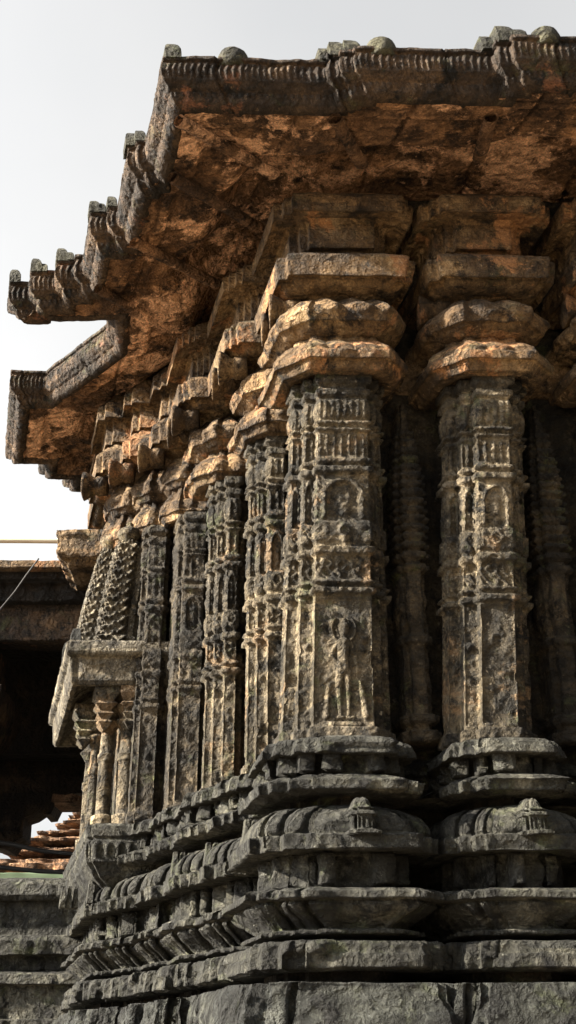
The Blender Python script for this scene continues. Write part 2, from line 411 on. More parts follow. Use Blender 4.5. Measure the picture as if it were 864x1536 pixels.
# core wall behind
wallpath = [(9,8.5),(.28,8.5),(.28,9.38),(.12,9.38),(.12,10.08),(-.05,10.08),(-.05,10.85),(-.34,10.85),(-.34,11.2),(-.62,11.2),(-.62,11.7),(-.72,11.7),(-.72,13.4),(9,13.4)]
def wall_disp(u, t, l, y, z, e):
    h = .010*fbm(u, z, z*0, 6, 3)
    for k, zt in enumerate((2.35, 3.05, 3.7, 4.3)): h = h-.012*np.exp(-((z-zt)/.012)**2)
    h += .03*pulse(y, 575, 600)+.02*pulse(y, 1080, 1105)
    h += .02*pulse(y, 575, 1105)*(np.mod(u, .31) < .1)
    return h
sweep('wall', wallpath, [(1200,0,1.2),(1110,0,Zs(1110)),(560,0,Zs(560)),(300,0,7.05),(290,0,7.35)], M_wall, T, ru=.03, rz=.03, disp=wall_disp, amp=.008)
# architraves running between the capitals
for (ya, yb, off) in ((562, 512, .02), (412, 380, .04), (320, 292, .06)):
    lst = [(ya, off-.05), (ya-5, off), (yb+6, off+.02), (yb, off-.02)]
    wp = wallpath
    sweep('architrave', [(a, b-.12) if i < 1 else (a, b) for i, (a, b) in enumerate(wp)], [(y, o, K(y)*8.2) for y, o in [(ya+1, -.02)]+lst+[(yb-1, -.02)]], M_cap if ya > 560 else M_wall, T, ru=.03, rz=.02, amp=.01)
# intermediate bracket tiers that step back along the flank
for i, (aL, aR, bF) in enumerate(((-.94,-.6,11.6),)):
    cs = plan(aL, aR, bF, ((.05, .06),), .3)
    z = lambda lst: [(y, o, K(y)*(8-o)) for y, o in lst]
    br = sweep('bracket_tier', cs, z([(447,-.06),(428,.04),(415,.10),(412,.13),(383,.15),(378,.02)]), M_cap, T, ru=.02, rz=.016, amp=.009)
    sweep('bracket_slab', cs, z([(379,.0),(372,.04),(335,.04),(322,.11),(316,.16),(294,.17),(289,.05)]), M_cap, br, ru=.02, rz=.016, amp=.009)

# ------------------------------------------------------------------ plinth
def bump(aR, aL, bF, s1=(.09, .08), s2=(.09, .08), br=None, bl=None):
    """points of a stepped projection, right to left"""
    pts = []; br = bF+.35 if br is None else br; bl = bF+.35 if bl is None else bl
    pts += [(aR, br), (aR, bF+s1[1]+s2[1]), (aR-s1[0], bF+s1[1]+s2[1]), (aR-s1[0], bF+s2[1]), (aR-s1[0]-s2[0], bF+s2[1]), (aR-s1[0]-s2[0], bF)]
    pts += [(aL+s1[0]+s2[0], bF), (aL+s1[0]+s2[0], bF+s2[1]), (aL+s1[0], bF+s2[1]), (aL+s1[0], bF+s1[1]+s2[1]), (aL, bF+s1[1]+s2[1]), (aL, bl)]
    return pts
def bump3(aR, aL, bF, br, bl=None, k=3, sa=.05, sb=.055):
    pts = [(aR, br)]
    for i in range(k, 0, -1): pts += [(aR-sa*(k-i), bF+sb*i), (aR-sa*(k-i+1), bF+sb*i)]
    pts += [(aR-sa*k, bF), (aL+sa*k, bF)]
    for i in range(1, k+1): pts += [(aL+sa*(k-i+1), bF+sb*i), (aL+sa*(k-i), bF+sb*i)]
    if bl is not None: pts.append((aL, bl))
    return pts
def bump4(aR, aL, bF, br, bl, sR, sL, cb=None):
    """stepped projection; sR / sL = (set-back width, depth) from the flank to the face; cb = block standing proud on the face"""
    d = sum(q[1] for q in sR); x, y = aR, bF+d; pts = [(aR, br), (x, y)]
    for w_, dp in sR: x -= w_; pts.append((x, y)); y -= dp; pts.append((x, y))
    if cb: pts += [(cb[1], y), (cb[1], y-cb[2]), (cb[0], y-cb[2]), (cb[0], y)]
    x = aL+sum(q[0] for q in sL); pts.append((x, y))
    for w_, dp in reversed(sL): y += dp; pts.append((x, y)); x -= w_; pts.append((x, y))
    pts.append((x, bl)); return pts
bp = [(9, 8.62)]
bp += bump4(2.94, 2.42, 7.92, 8.62, 8.62, ((.06,.06),(.08,.05)), ((.05,.07),(.09,.05)), (2.60,2.82,.03))
bp += bump4(1.72, 1.25, 7.98, 8.62, 8.62, ((.05,.06),(.07,.05)), ((.06,.08),(.08,.05)), (1.45,1.60,.03))
bp += bump4(.70, 0, 8.0, 8.62, 8.45, ((.06,.06),(.09,.06)), ((.05,.09),(.11,.09)), (.30,.52,.035))
bp += [(.12, 8.45), (.12, 9.05)]
for aL, b0, nb, fr in ((-.10, 9.05, 9.55, .55), (-.27, 9.55, 10.3, .4), (-.41, 10.3, 10.85, .6), (-.60, 10.85, 11.25, .45), (-.78, 11.25, 13.6, .5)):
    a0 = bp[-1][0]; am = a0+(aL-a0)*fr
    an = am+(aL-am)*.5; bp += [(a0, b0), (am, b0), (am, b0+.10), (an, b0+.10), (an, b0+.2), (aL, b0+.2), (aL, nb)]
bp += [(9, 13.6)]
# drop duplicates
q = [bp[0]]
for pnt in bp[1:]:
    if abs(pnt[0]-q[-1][0])+abs(pnt[1]-q[-1][1]) > 1e-6: q.append(pnt)
bp = q
def arch_fig(u, per, y, yc, hh):
    fx = (np.mod(u, per)/per-.5)*2
    return np.sqrt(np.clip(1-(fx/.45)**2-((y-yc)/hh)**2, 0, 1))
def base_disp(u, t, l, y, z, e):
    h = .012*fbm(u, z, z*0, 8, 3)
    # frieze posts
    h += pulse(y, 1281, 1330, 2)*np.where((np.mod(u, .21) < .05), .075, .028*arch_fig(u+.02, .105, y, 1307, 18)-.02)
    h += pulse(y, 1133, 1161, 2)*np.where((np.mod(u+.03, .19) < .075), .07, -.02)
    h += pulse(y, 1281, 1330, 4)*.014*(.5-np.abs(fbm(u, z, z*0+2, 17, 3))*1.6)
    return h
def kumbha_disp(u, t, l, y, z, e):
    # cushions, each face swelling on its own with a crease at the angles
    k = np.maximum(1, np.round(l/.26)); tt = np.mod(t*k, 1.0)
    lobe = np.sqrt(np.clip(1-(2*tt-1)**2, 0, 1))
    q = np.clip((1250-y)/42, 0, 1)
    h = (.085*lobe-.075)*(.30+.70*q) + .012*fbm(u, z, z*0, 9, 3)
    return np.where(y < 1250, h, slab_chip(u, t, l, y, z, e)*.8)
def lotus_disp(u, t, l, y, z, e):
    per = .12; fx = np.abs(np.sin(np.pi*u/per))
    q = pulse(y, 1349, 1394, 4)
    return .6*slab_chip(u, t, l, y, z, e)*(y < 1348) + q*(.06*fx**.6-.04) + .014*fbm(u, z, z*0, 9, 3) - .02*np.clip((1345-y)/8, 0, 1)*(np.mod(u, .24) < .02)
def slab_chip(u, t, l, y, z, e):
    return .05*(np.mod(np.floor(u/.27+z*.0)*.618+np.floor(y/26)*.37, 1)-.5)*(l > .12)*1.3+.018*fbm(u, z, z*0, 7, 4)-.07*np.clip(fbm(u+9, z*.6, z*0, 6, 3)-.3, 0, 1) - .02*(np.mod(u+.03*np.floor(z*9), .43) < .03)
def bz(lst): return [(y, o, K(y)*(8-o)) for y, o in lst]
BP = dict(closed=True, ru=.017, rz=.016)
top = sweep('plinth_moulding', bp, bz([(1194,-.05),(1192,.10),(1184,.19),(1168,.20),(1163,.12),(1161,.04),(1133,.04),(1131,.13),(1129,.16),(1112,.145),(1107,.12),(1105,.0)]), M_base, T, disp=lambda *a: base_disp(*a)+slab_chip(*a)*.6, amp=.008, label='top plinth band with small blocks in its groove', **BP)
sweep('plinth_groove', bp, bz([(1212,-.08),(1190,-.08)]), M_wall, T, ru=.05, rz=.03, amp=.004)
sweep('plinth_cushion', bp, bz([(1277,.10),(1275,.25),(1252,.255),(1250,.215),(1244,.225),(1232,.215),(1220,.175),(1212,.11),(1208,.03)]), M_base, T, disp=kumbha_disp, amp=.007, label='rounded cushion course of the plinth', **BP)
sweep('plinth_frieze', bp, bz([(1335,.0),(1331,.05),(1280,.05),(1275,.0)]), M_base, T, disp=base_disp, amp=.006, label='recessed frieze course with small posts', **BP)
sweep('plinth_lotus', bp, bz([(1406,-.02),(1403,.12),(1401,.17),(1395,.17),(1393,.08),(1389,.09),(1375,.15),(1366,.20),(1356,.235),(1350,.225),(1349,.25),(1346,.29),(1336,.285),(1332,.24),(1331,.05)]), M_base, T, disp=lotus_disp, amp=.008, label='overhanging lotus petal course of the plinth', **BP)
sweep('plinth_slab', bp, bz([(1458,.0),(1456,.22),(1451,.27),(1416,.26),(1411,.24),(1409,.0)]), M_base, T, disp=slab_chip, amp=.010, label='plain square-edged slab course low on the plinth', **BP)
sweep('plinth_groove', bp, bz([(1478,.04),(1450,.04)]), M_wall, T, ru=.05, rz=.03, amp=.006)
def rough_disp(u, t, l, y, z, e): return .06*fbm(u, z*1.5, z*0, 4.5, 5)+.05*(np.mod(np.floor(u/.47)*.37, 1)-.5)*2-.06*(np.mod(u, .47) < .035)
sweep('foundation', bp, [(1700,.45,-1.75),(1600,.42,.0),(1500,.36,K(1500)*7.66),(1474,.34,K(1474)*7.66),(1470,.1,K(1469)*7.66)], M_found, T, closed=True, ru=.03, rz=.03, disp=rough_disp, amp=.012, label='rough split-faced foundation blocks')
# little shrines carved on the cushion course
for i, (a, b) in enumerate(((.41, 7.66), (1.52, 7.66), (2.68, 7.60))):
    pth = [(a+.075, b+.2), (a+.075, b+.03), (a+.045, b+.03), (a+.045, b), (a-.045, b), (a-.045, b+.03), (a-.075, b+.03), (a-.075, b+.2)]
    sweep('shrine_relief', pth, [(y, o, K(y)*7.70) for y, o in ((1251,.03),(1246,.03),(1244,.0),(1224,.0),(1222,.015),(1218,.012),(1215,-.012),(1212,.0),(1208,-.02),(1200,-.03),(1194,-.045))], M_base, T, ru=.01, rz=.008, eps=.003,
          disp=lambda u, t, l, y, z, e: -.012*pulse(y, 1225, 1243)*(np.abs(np.sin(u*90)) < .4), amp=.004, label=None)
# squat finials / ribbed stubs on the cushion course of the flank
for i, (a, b) in enumerate(((-.2, 8.3), (-.48, 9.62), (-.30, 9.2), (-1.0, 11.15), (-1.22, 11.5))):
    for k in range(3):
        x, y_ = a+.06*k, b+.02*k
        pth = [(x+.02, y_+.09), (x+.02, y_), (x-.02, y_), (x-.02, y_+.09)]
        sweep('ribbed_stub', pth, [(y, o, K(y)*7.8) for y, o in ((1252,.008),(1235,.006),(1218,-.003),(1206,-.006))], M_base, T, ru=.012, rz=.012, eps=.004, amp=.003)

# ------------------------------------------------------------------ eaves
HT = 7.15
ep = [(9, 6.48), (1.32, 6.48), (1.32, 6.53), (1.22, 6.53), (1.22, 6.62), (.17, 6.62), (.17, 6.66), (.07, 6.66), (.07, 6.70), (-.02, 6.70), (-.02, 6.76),
      (-1.28, 6.76), (-1.28, 7.66), (-1.36, 7.66), (-1.36, 7.74), (-1.42, 7.74), (-1.42, 8.50), (-1.50, 8.50), (-1.50, 8.59), (-1.66, 8.59), (-1.66, 9.22), (-1.74, 9.22), (-1.74, 9.30),
      (-1.91, 9.30), (-1.91, 9.48), (-2.15, 9.48), (-2.15, 9.66), (-2.345, 9.66), (-2.345, 9.92), (-2.0, 9.98), (-1.35, 9.93), (-1.30, 10.35),
      (-1.89, 11.3), (-2.27, 11.3), (-2.27, 13.0), (-1.84, 13.0), (-1.84, 13.4), (-1.5, 13.4), (-1.5, 13.75), (-1.2, 13.75), (-1.2, 14.1), (-.96, 14.1), (-.96, 17), (9, 17)]
def rim_disp(u, t, l, y, z, e):
    h = .012*fbm(u, z, z*0, 6, 3) - .07*np.clip(fbm(u+3, z, z*0, 3.1, 3)-.36, 0, 1)-.03*(np.mod(u+.1, .93) < .02)
    fl = np.abs(np.sin(np.pi*u/.05 + .8*np.sin(u*9)))**.7
    h += pulse(y, 2, 5.5, .6)*(.030*fl-.018)
    h += pulse(y, 7, 9.2, .5)*(.016*np.abs(np.sin(np.pi*u/.05))-.006)
    return h
rimprof = [(13,-.25,HT-.33),(12,-.22,HT-.37),(11,-.18,HT-.38),(10,-.15,HT-.37),(9.5,-.12,HT-.355),(9.3,-.10,HT-.33),(7,-.09,HT-.28),(6.8,-.06,HT-.265),(6,-.045,HT-.25),(5.5,-.015,HT-.23),(4,.0,HT-.14),(2,-.02,HT-.05),(1.5,.005,HT-.04),(1,.005,HT-.01),(.5,-.03,HT),(0,-.3,HT+.02)]
sweep('eave_rim', ep, rimprof, M_rim, T, ru=.013, rz=.014, disp=rim_disp, amp=.007, caps=False, label='fluted overhanging rim of the eaves')
# soffit and roof sheets, shaped by the distance in from the rim
EP = np.array(ep)
def inside(a, b):
    c = np.zeros(a.shape, bool); n = len(EP)
    for i in range(n):
        x0, y0 = EP[i]; x1, y1 = EP[(i+1) % n]
        if y0 == y1: continue
        m = ((y0 > b) != (y1 > b)) & (a < (x1-x0)*(b-y0)/(y1-y0)+x0); c ^= m
    return c
def edist(a, b):
    D = np.full(a.shape, 99.0)
    for i in range(len(EP)-2):
        p, q = EP[i], EP[i+1]; d = q-p; L2 = d@d
        t = np.clip(((a-p[0])*d[0]+(b-p[1])*d[1])/L2, 0, 1)
        D = np.minimum(D, np.hypot(a-p[0]-t*d[0], b-p[1]-t*d[1]))
    return D
def sheet(name, zf, lim, res, mat, amp, x0=-2.6, x1=5.0, y0=6.3, y1=16.5, **k):
    xs = np.arange(x0, x1, res); ys = np.arange(y0, y1, res); A, B = np.meshgrid(xs, ys)
    D = edist(A, B)*np.where(inside(A, B), 1, -1)
    Z = zf(D, A, B); ok = D > lim
    idx = np.arange(A.size).reshape(A.shape)
    keep = ok[:-1, :-1] & ok[1:, :-1] & ok[:-1, 1:] & ok[1:, 1:]
    Fq = np.stack([idx[:-1, :-1], idx[1:, :-1], idx[1:, 1:], idx[:-1, 1:]], -1)[keep]
    W = to_world(A.ravel(), B.ravel(), Z.ravel()); W = erode(W, amp, 2.0)
    used = np.unique(Fq); mp = -np.ones(len(W), int); mp[used] = np.arange(len(used))
    return link(name, W[used], mp[Fq], mat, T, **k)
def sof(D, A, B):
    z = HT-.36+.08*np.clip((D-.2)/.6, 0, 1)+.34*smooth01((D-.78)/.34)
    z += .018*fbm(A, B, A*0, 2.2, 4)+.010*fbm(A, B, A*0+4, 9, 3)
    # stepped coffer edge
    z += .03*((np.mod(A+.04*fbm(A, B, A*0, 3, 2)+.2, .92) < .03) | (np.mod(B+.04*fbm(B, A, A*0, 3, 2), .85) < .03))+.045*smooth01((D-.42)/.03)-.03*np.clip(fbm(A, B, A*0+8, 3.3, 4)-.1, 0, 1)+.05*np.clip(fbm(A, B, A*0+2, 5.3, 4)-.3, 0, 1)
    return z
sheet('soffit', sof, .17, .022, M_soffit, .008, label='stained orange plastered underside of the eaves')
sheet('roof', lambda D, A, B: HT+.0+.75*smooth01(D/1.4), .02, .09, M_rim, .006)
# ribs on the soffit running out to the corners
def rib(a0, b0, z0, a1, b1, z1, r=.045, name='soffit_rib', mat=None):
    n = 26; V = []; Fl = []
    p0 = to_world(np.array(a0), np.array(b0), np.array(z0)); p1 = to_world(np.array(a1), np.array(b1), np.array(z1))
    d = p1-p0; d /= np.linalg.norm(d); s = np.cross(d, [0, 0, 1]); s /= np.linalg.norm(s); w = np.cross(s, d)
    for i in range(n):
        c = p0+(p1-p0)*i/(n-1)
        for k in range(8):
            t = k*math.pi/4; V.append(c+s*r*math.cos(t)*1.3+w*r*math.sin(t))
    for i in range(n-1):
        for k in range(8):
            k2 = (k+1) % 8; Fl.append((i*8+k, i*8+k2, (i+1)*8+k2, (i+1)*8+k))
    link(name, erode(np.array(V), .014, a0), Fl, mat or M_soffit, T)
for a0, b0, a1, b1 in ((-1.05, 7.65, -.12, 8.55), (-1.25, 8.5, -.35, 9.4), (-1.5, 9.2, -.6, 10.3), (.1, 6.95, .55, 7.7), (1.3, 6.9, 1.5, 7.6), (-1.1, 7.0, -.15, 7.85)):
    rib(a0, b0, 6.73, a1, b1, 6.95)
# finials on the rim: domes and leaf cusps
def dome(a, b, r=.10, h=.12):
    loc = to_world(np.array(a), np.array(b), np.array(HT-.05))
    V, Fl = lathe([(r*.9, -.02), (r, .02), (r*1.0, h*.4), (r*.85, h*.7), (r*.55, h*.92), (r*.15, h)], 18, 'z', loc)
    link('roof_knob', erode(V, .008, a), Fl, M_moss, T)
for a, b, r in ((-.72, 6.86, .135), (.40, 6.72, .13), (1.62, 6.58, .13), (3.0, 6.58, .13)): dome(a, b, r, .20)
def cusp(a, b, s=1.0):
    s *= 1.25; b -= .05
    w = .045*s; pth = [(a+w, b+.14*s), (a+w, b), (a-w, b), (a-w, b+.14*s)]
    def wpp(A, B, Z, Y): t = np.clip((Z-HT)/(.15*s), 0, 1); return A-.02*t, B+.05*t**2
    sweep('leaf_cusp', pth, [(0,0,HT-.03),(0,.0,HT+.05*s),(0,-.010*s,HT+.10*s),(0,-.025*s,HT+.14*s),(0,-.04*s,HT+.155*s)], M_moss, T, ru=.02, rz=.02, eps=.005, warp=wpp, amp=.004)
for a, b, s in ((-1.20, 6.80, 1.1), (-.02, 6.78, .9), (.06, 6.74, 1.1), (.17, 6.72, 1.1), (1.20, 6.64, 1.0), (1.30, 6.56, 1.2), (1.40, 6.54, .8), (-1.39, 7.76, 1.0), (-1.33, 7.70, .8), (-1.47, 8.54, .8), (-1.62, 8.62, .9), (-1.56, 8.62, .7),
                (-1.86, 9.34, 1.0), (-1.78, 9.32, .6), (-2.10, 9.51, 1.0), (-2.02, 9.51, .6), (-2.30, 9.69, 1.0)): cusp(a, b, s)

# ------------------------------------------------------------------ balcony bay
bal = sweep('balcony', [(-.37, 13.2), (-.37, 11.12), (-1.18, 11.12), (-1.18, 13.2)], [(0,-.16,3.62),(0,-.12,3.60),(0,.06,3.46),(1,.10,3.40),(2,.145,3.40),(3,.17,3.44),(3,.19,3.66),(4,.225,3.68),(5,.24,3.71),(6,.24,3.80),(7,.21,3.83),(8,.0,3.84)], M_turret, T, ru=.02, rz=.02,
            disp=lambda u, t, l, y, z, e: .008*fbm(u, z, z*0, 9, 3)-.018*(np.mod(u+.1, .42) < .025)*(z < 3.69), amp=.006, label='projecting stone balcony slab')
for (a, b) in ((-1.33, 10.92), (-1.38, 11.35)):
    sweep('corner_stub', [(a+.05, b+.1), (a+.05, b), (a-.05, b), (a-.05, b+.1)], [(0,0,3.78),(1,0,3.90),(2,-.02,3.96)], M_base, bal, ru=.03, rz=.03, amp=.006)
def knob_disp(u, t, l, y, z, e):
    return .034*np.clip(np.cos(u*2*np.pi/.095)*np.cos(z*2*np.pi/.10+np.pi*np.floor(u/.095+.25)), -.3, 1)
for i, (a, b, w, z1, tp) in enumerate(((-1.12, 11.35, .17, 5.05, .55), (-.98, 11.0, .13, 4.98, .75), (-1.12, 11.9, .17, 5.05, .6), (-.80, 11.03, .07, 5.0, .85))):
    def wpp(A, B, Z, Y, a=a, b=b, z1=z1, tp=tp):
        t = np.clip((Z-3.84)/(z1-3.84), 0, 1); s = 1-(1-tp)*t**1.7
        return a+(A-a)*s+.12*t**1.5, b+.1+(B-b-.1)*s
    mt = sweep('miniature_tower', plan(a-w, a+w, b, ((.04, .04),), .35), [(0,.02,3.82),(0,.02,3.90),(0,0,3.92),(0,0,z1-.08),(0,-.03,z1),(0,-.07,z1+.03)], M_turret, T, ru=.013, rz=.013, warp=wpp, eps=.005,
               disp=knob_disp if i != 3 else None, amp=.006,
               label=['studded miniature tower at the balcony corner', 'studded miniature tower beside the corner one on the balcony', 'studded miniature tower behind the corner one', 'plain miniature tower at the right of the studded ones'][i])
    loc = to_world(np.array(a+.12), np.array(b+.1), np.array(z1+.01))
    if i < 2:
        V, Fl = lathe([(.05,-.06),(.07,-.02),(.115,.02),(.125,.06),(.10,.10),(.05,.125),(.03,.15),(.035,.17),(.01,.2)], 20, 'z', loc)
        link('tower_finial', erode(V, .006, i), Fl, M_shaft, mt)
# baluster-like columns under the balcony
for i, (a, b, w) in enumerate(((-.93, 11.18, .07), (-.73, 11.12, .085), (-.98, 11.75, .06), (-.98, 12.4, .06))):
    cprof = [(0,.04,2.06),(0,.04,2.20),(0,.0,2.22),(0,.0,2.7),(0,.015,2.72),(0,.015,2.78),(0,0,2.8),(0,-.01,3.0),(0,.05,3.08),(0,.06,3.1),(0,.01,3.14),(0,.07,3.22),(0,.08,3.25),(0,.03,3.28),(0,.10,3.36),(0,.10,3.42)]
    prf = []
    for (k0, o0, z0_), (k1, o1, z1_) in zip(cprof[:-1], cprof[1:]):
        for q in range(4): prf.append((w+(o0+(o1-o0)*q/4)*.9, z0_+(z1_-z0_)*q/4+EYE))
    prf.append((w+.09, 3.42+EYE))
    lc = to_world(np.array(a), np.array(b+w), np.array(0.0)); lc[2] = 0
    V, Fl = lathe(prf, 20, 'z', lc)
    link('balcony_column', erode(V, .007, i), Fl, M_shaft, T,
          label=['slender column under the balcony front, left one', 'slender column under the balcony front, right one', 'slender column on the balcony flank', 'farthest slender column on the balcony flank'][i])
for i, (a, b) in enumerate(((-.98, 11.05), (-.74, 11.02), (-1.12, 11.7))):
    # scalloped brackets
    prof = [(0,-.02,3.0),(0,.0,3.02),(0,.035,3.07),(0,.01,3.10),(0,.05,3.15),(0,.02,3.18),(0,.075,3.24),(0,.04,3.27),(0,.09,3.34),(0,.09,3.42)]
    sweep('scalloped_bracket', [(a+.03, b+.2), (a+.03, b+.05), (a-.03, b+.05), (a-.03, b+.2)], prof, M_shaft, bal, ru=.02, rz=.01, eps=.004, amp=.005)
# flat pilaster plate
sweep('balcony_pier', plan(-.57, -.36, 11.0, ((.03,.04),), .5), [(0,.03,2.05),(0,.03,2.12),(0,0,2.14),(0,0,3.42)], M_shaft, T, ru=.02, rz=.02, amp=.008, disp=lambda u, t, l, y, z, e: .014*fbm(u, z, z*0, 8, 3))
# projecting sill with sloped underside
def sill_disp(u, t, l, y, z, e):
    return .008*fbm(u, z, z*0, 8, 3)+pulse(z, 1.77, 1.9, .02)*.014*np.cos(u*2*np.pi/.07)
sweep('balcony_sill', plan(-.97, -.32, 11.0, ((.05, .05),), 2.5), [(0,-.2,1.42),(0,-.12,1.5),(0,.02,1.62),(0,.09,1.72),(0,.11,1.74),(0,.12,1.92),(0,.10,1.94),(0,.12,1.96),(0,.13,2.05),(0,.09,2.08),(0,-.1,2.09)], M_base, T, ru=.016, rz=.014, disp=sill_disp, amp=.006,
      label='projecting moulded sill with a bead band below the balcony columns')

# ------------------------------------------------------------------ left neighbour: platform
PF = empty('stone_platform', (-4.5, 14, 0)); tag(PF, 'low moulded stone platform running off to the left of the temple plinth', 'platform')
D0 = 13.2
pp = [(-1.6, 18), (-1.6, D0), (-9, D0), (-9, 18)]
pz = lambda lst: [(y, o, K(y)*(D0-o)) for y, o in lst]
def pdisp(u, t, l, y, z, e): return .012*fbm(u, z, z*0, 5, 3)-.02*(np.mod(u+.2*np.floor(y/48), .62) < .025)
for nm, lst in (('coping', [(1352,.0),(1350,.10),(1342,.14),(1326,.12),(1319,.03),(1317,-.5)]),
                ('panel_course', [(1404,.04),(1402,.02),(1352,.02),(1349,.0)]),
                ('ledge_course', [(1458,.02),(1455,.06),(1435,.05),(1432,.18),(1410,.20),(1404,.16),(1402,.0)]),
                ('footing_course', [(1640,.3),(1530,.3),(1528,.22),(1478,.22),(1476,.30),(1462,.28),(1456,.05)])):
    if nm == 'footing_course': pr = [(1640,.3,-1.65)]+pz(lst[1:])
    else: pr = pz(lst)
    sweep(nm, pp, pr, M_base, PF, ru=.035, rz=.03, disp=pdisp, amp=.012, skew=False)

# ------------------------------------------------------------------ left neighbour: dark pillared hall
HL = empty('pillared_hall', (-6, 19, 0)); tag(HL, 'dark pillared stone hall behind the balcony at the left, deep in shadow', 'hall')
def box(name, x0, x1, y0, y1, z0, z1, mat, parent, amp=.02, r=.15, label=None, disp=None):
    return sweep(name, [(x1, y1), (x1, y0), (x0, y0), (x0, y1)], [(0,-.01,z0),(0,0,z0+.01),(0,0,z1-.01),(0,-.01,z1)], mat, parent, ru=r, rz=r, amp=amp, skew=False, label=label, disp=disp)
YH = 16.0
zk = lambda y, d=YH: K(y)*d
box('roof_slab', -14, 1.5, YH, 26, zk(851), zk(840), M_cap, HL, label='brown weathered roof edge')
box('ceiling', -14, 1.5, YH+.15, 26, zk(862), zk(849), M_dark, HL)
for i in range(40): # dentils under the roof edge
    pass
box('beam', -14, 1.5, YH+.5, YH+1.0, zk(960, YH+.5), zk(902, YH+.5), M_rim, HL, label='carved beam under the roof')
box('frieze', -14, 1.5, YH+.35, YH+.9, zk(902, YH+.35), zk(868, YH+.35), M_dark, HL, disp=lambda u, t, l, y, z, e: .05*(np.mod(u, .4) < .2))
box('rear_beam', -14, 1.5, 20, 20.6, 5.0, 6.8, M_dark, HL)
# hanging chajja / lower bracket left
box('lintel', -6, -4.25, YH+.1, YH+.7, zk(1004, YH+.1), zk(990, YH+.1), M_rim, HL, amp=.03)
def colh(x, y, r=.28):
    pr = [(0,.25,0-EYE),(0,.25,.8-EYE),(0,0,.9-EYE),(0,0,1.8),(0,.08,1.85),(0,.08,2.1),(0,0,2.15),(0,0,3.6),(0,.15,3.7),(0,.15,3.9),(0,.05,4.0),(0,.3,4.4),(0,.42,4.7),(0,.42,5.0),(0,.2,5.1),(0,.2,5.7)]
    sweep('pillar', [(x+r, y+2*r), (x+r, y), (x-r, y), (x-r, y+2*r)], pr, M_rim, HL, ru=.08, rz=.05, amp=.015, skew=False)
for x, y in ((-4.75, YH+.5), (-8.5, YH+.5), (-1.0, YH+1.0)): colh(x, y)
# back wall with a broken opening low at the left, drawn as an outline and given thickness
YW = 21.0
def wx(px_, py_, d=YW): v = CY-py_; return (px_-CX)/(F*Cc-v*S)*d, K(py_)*d
out = [(-14.5, -1.7)]
hole = [wx(*q) for q in ((-60,1330),(-60,1262),(-18,1268),(12,1275),(22,1262),(34,1256),(36,1226),(48,1222),(60,1214),(66,1222),(76,1221),(84,1205),(88,1195),(112,1190),(150,1188),(156,1188),(156,1330))]
import bmesh
def wall_with_hole():
    bm = bmesh.new()
    top_z = 6.9
    # the wall is made of vertical strips above the opening, with solid piers either side
    Vs = []
    def quad_prism(poly):
        f = [bm.verts.new((x, YW, z+EYE)) for x, z in poly]; g = [bm.verts.new((x, YW+.7, z+EYE)) for x, z in poly]
        n = len(poly); bm.faces.new(f); bm.faces.new(g[::-1])
        for i in range(n): bm.faces.new((f[i], g[i], g[(i+1) % n], f[(i+1) % n]))
    up = hole[1:-1]
    quad_prism([(-14, top_z)]+[(1.5, top_z)]+[(1.5, up[-1][1])]+up[::-1]+[(-14, up[0][1])])
    quad_prism([(-14, -EYE), (-14, up[0][1]-.002), (hole[0][0], up[0][1]-.002), (hole[0][0], -EYE)])
    quad_prism([(hole[-1][0], -EYE), (hole[-1][0], up[-1][1]-.002), (1.5, up[-1][1]-.002), (1.5, -EYE)])
    quad_prism([(hole[0][0]+.002, -EYE), (hole[0][0]+.002, K(1312)*YW-.3), (hole[-1][0]-.002, K(1312)*YW-.3), (hole[-1][0]-.002, -EYE)])
    bmesh.ops.recalc_face_normals(bm, faces=bm.faces)
    V = np.array([v.co[:] for v in bm.verts]); Fl = [[v.index for v in f.verts] for f in bm.faces]
    bm.verts.index_update(); Fl = [[v.index for v in f.verts] for f in bm.faces]
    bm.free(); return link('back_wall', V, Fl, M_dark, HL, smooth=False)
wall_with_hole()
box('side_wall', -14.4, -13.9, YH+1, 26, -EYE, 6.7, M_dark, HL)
box('side_wall', 1.6, 2.0, YH+1.5, 26, -EYE, 6.7, M_dark, HL)
# lump of broken eave lit through the opening
box('broken_eave', *sorted((wx(78,1200,20)[0], wx(150,1200,20)[0])), 20.0, 20.8, wx(0,1203,20)[1], wx(0,1192,20)[1], M_red, HL, amp=.05)
# roof block standing at the right end of the hall roof
x0 = wx(86, 815, 15.0)[0]; x1 = wx(172, 815, 15.0)[0]
blk = sweep('roof_block', [(x1, 16.2), (x1, 15.0), (x0, 15.0), (x0, 16.2)], [(0,-.14,K(843)*15),(0,-.10,K(838)*15),(0,-.02,K(834)*15),(0,0,K(830)*15),(0,0,K(806)*15),(0,.02,K(803)*15),(0,.02,K(795)*15),(0,-.04,K(792)*15)], M_cap, None, ru=.05, rz=.04, amp=.03, skew=False)
tag(blk, 'brown stone block resting on the far hall roof beside the carved towers', 'stone block')
def tube(name, pts, r, mat, label, cat, parent=None):
    P = [np.array(p, float) for p in pts]; V = []; Fl = []
    for i, p in enumerate(P):
        d = P[min(i+1, len(P)-1)]-P[max(i-1, 0)]; d /= np.linalg.norm(d); s = np.cross(d, [0, .1, 1.]); s /= np.linalg.norm(s); w = np.cross(s, d)
        for k in range(8): t = k*math.pi/4; V.append(p+s*r*math.cos(t)+w*r*math.sin(t))
    for i in range(len(P)-1):
        for k in range(8): k2 = (k+1) % 8; Fl.append((i*8+k, i*8+k2, (i+1)*8+k2, (i+1)*8+k))
    o = link(name, np.array(V), Fl, mat, parent)
    if parent is None: tag(o, label, cat)
    return o
def wp3(px_, py_, d): x, z = wx(px_, py_, d); return (x, d, z+EYE)
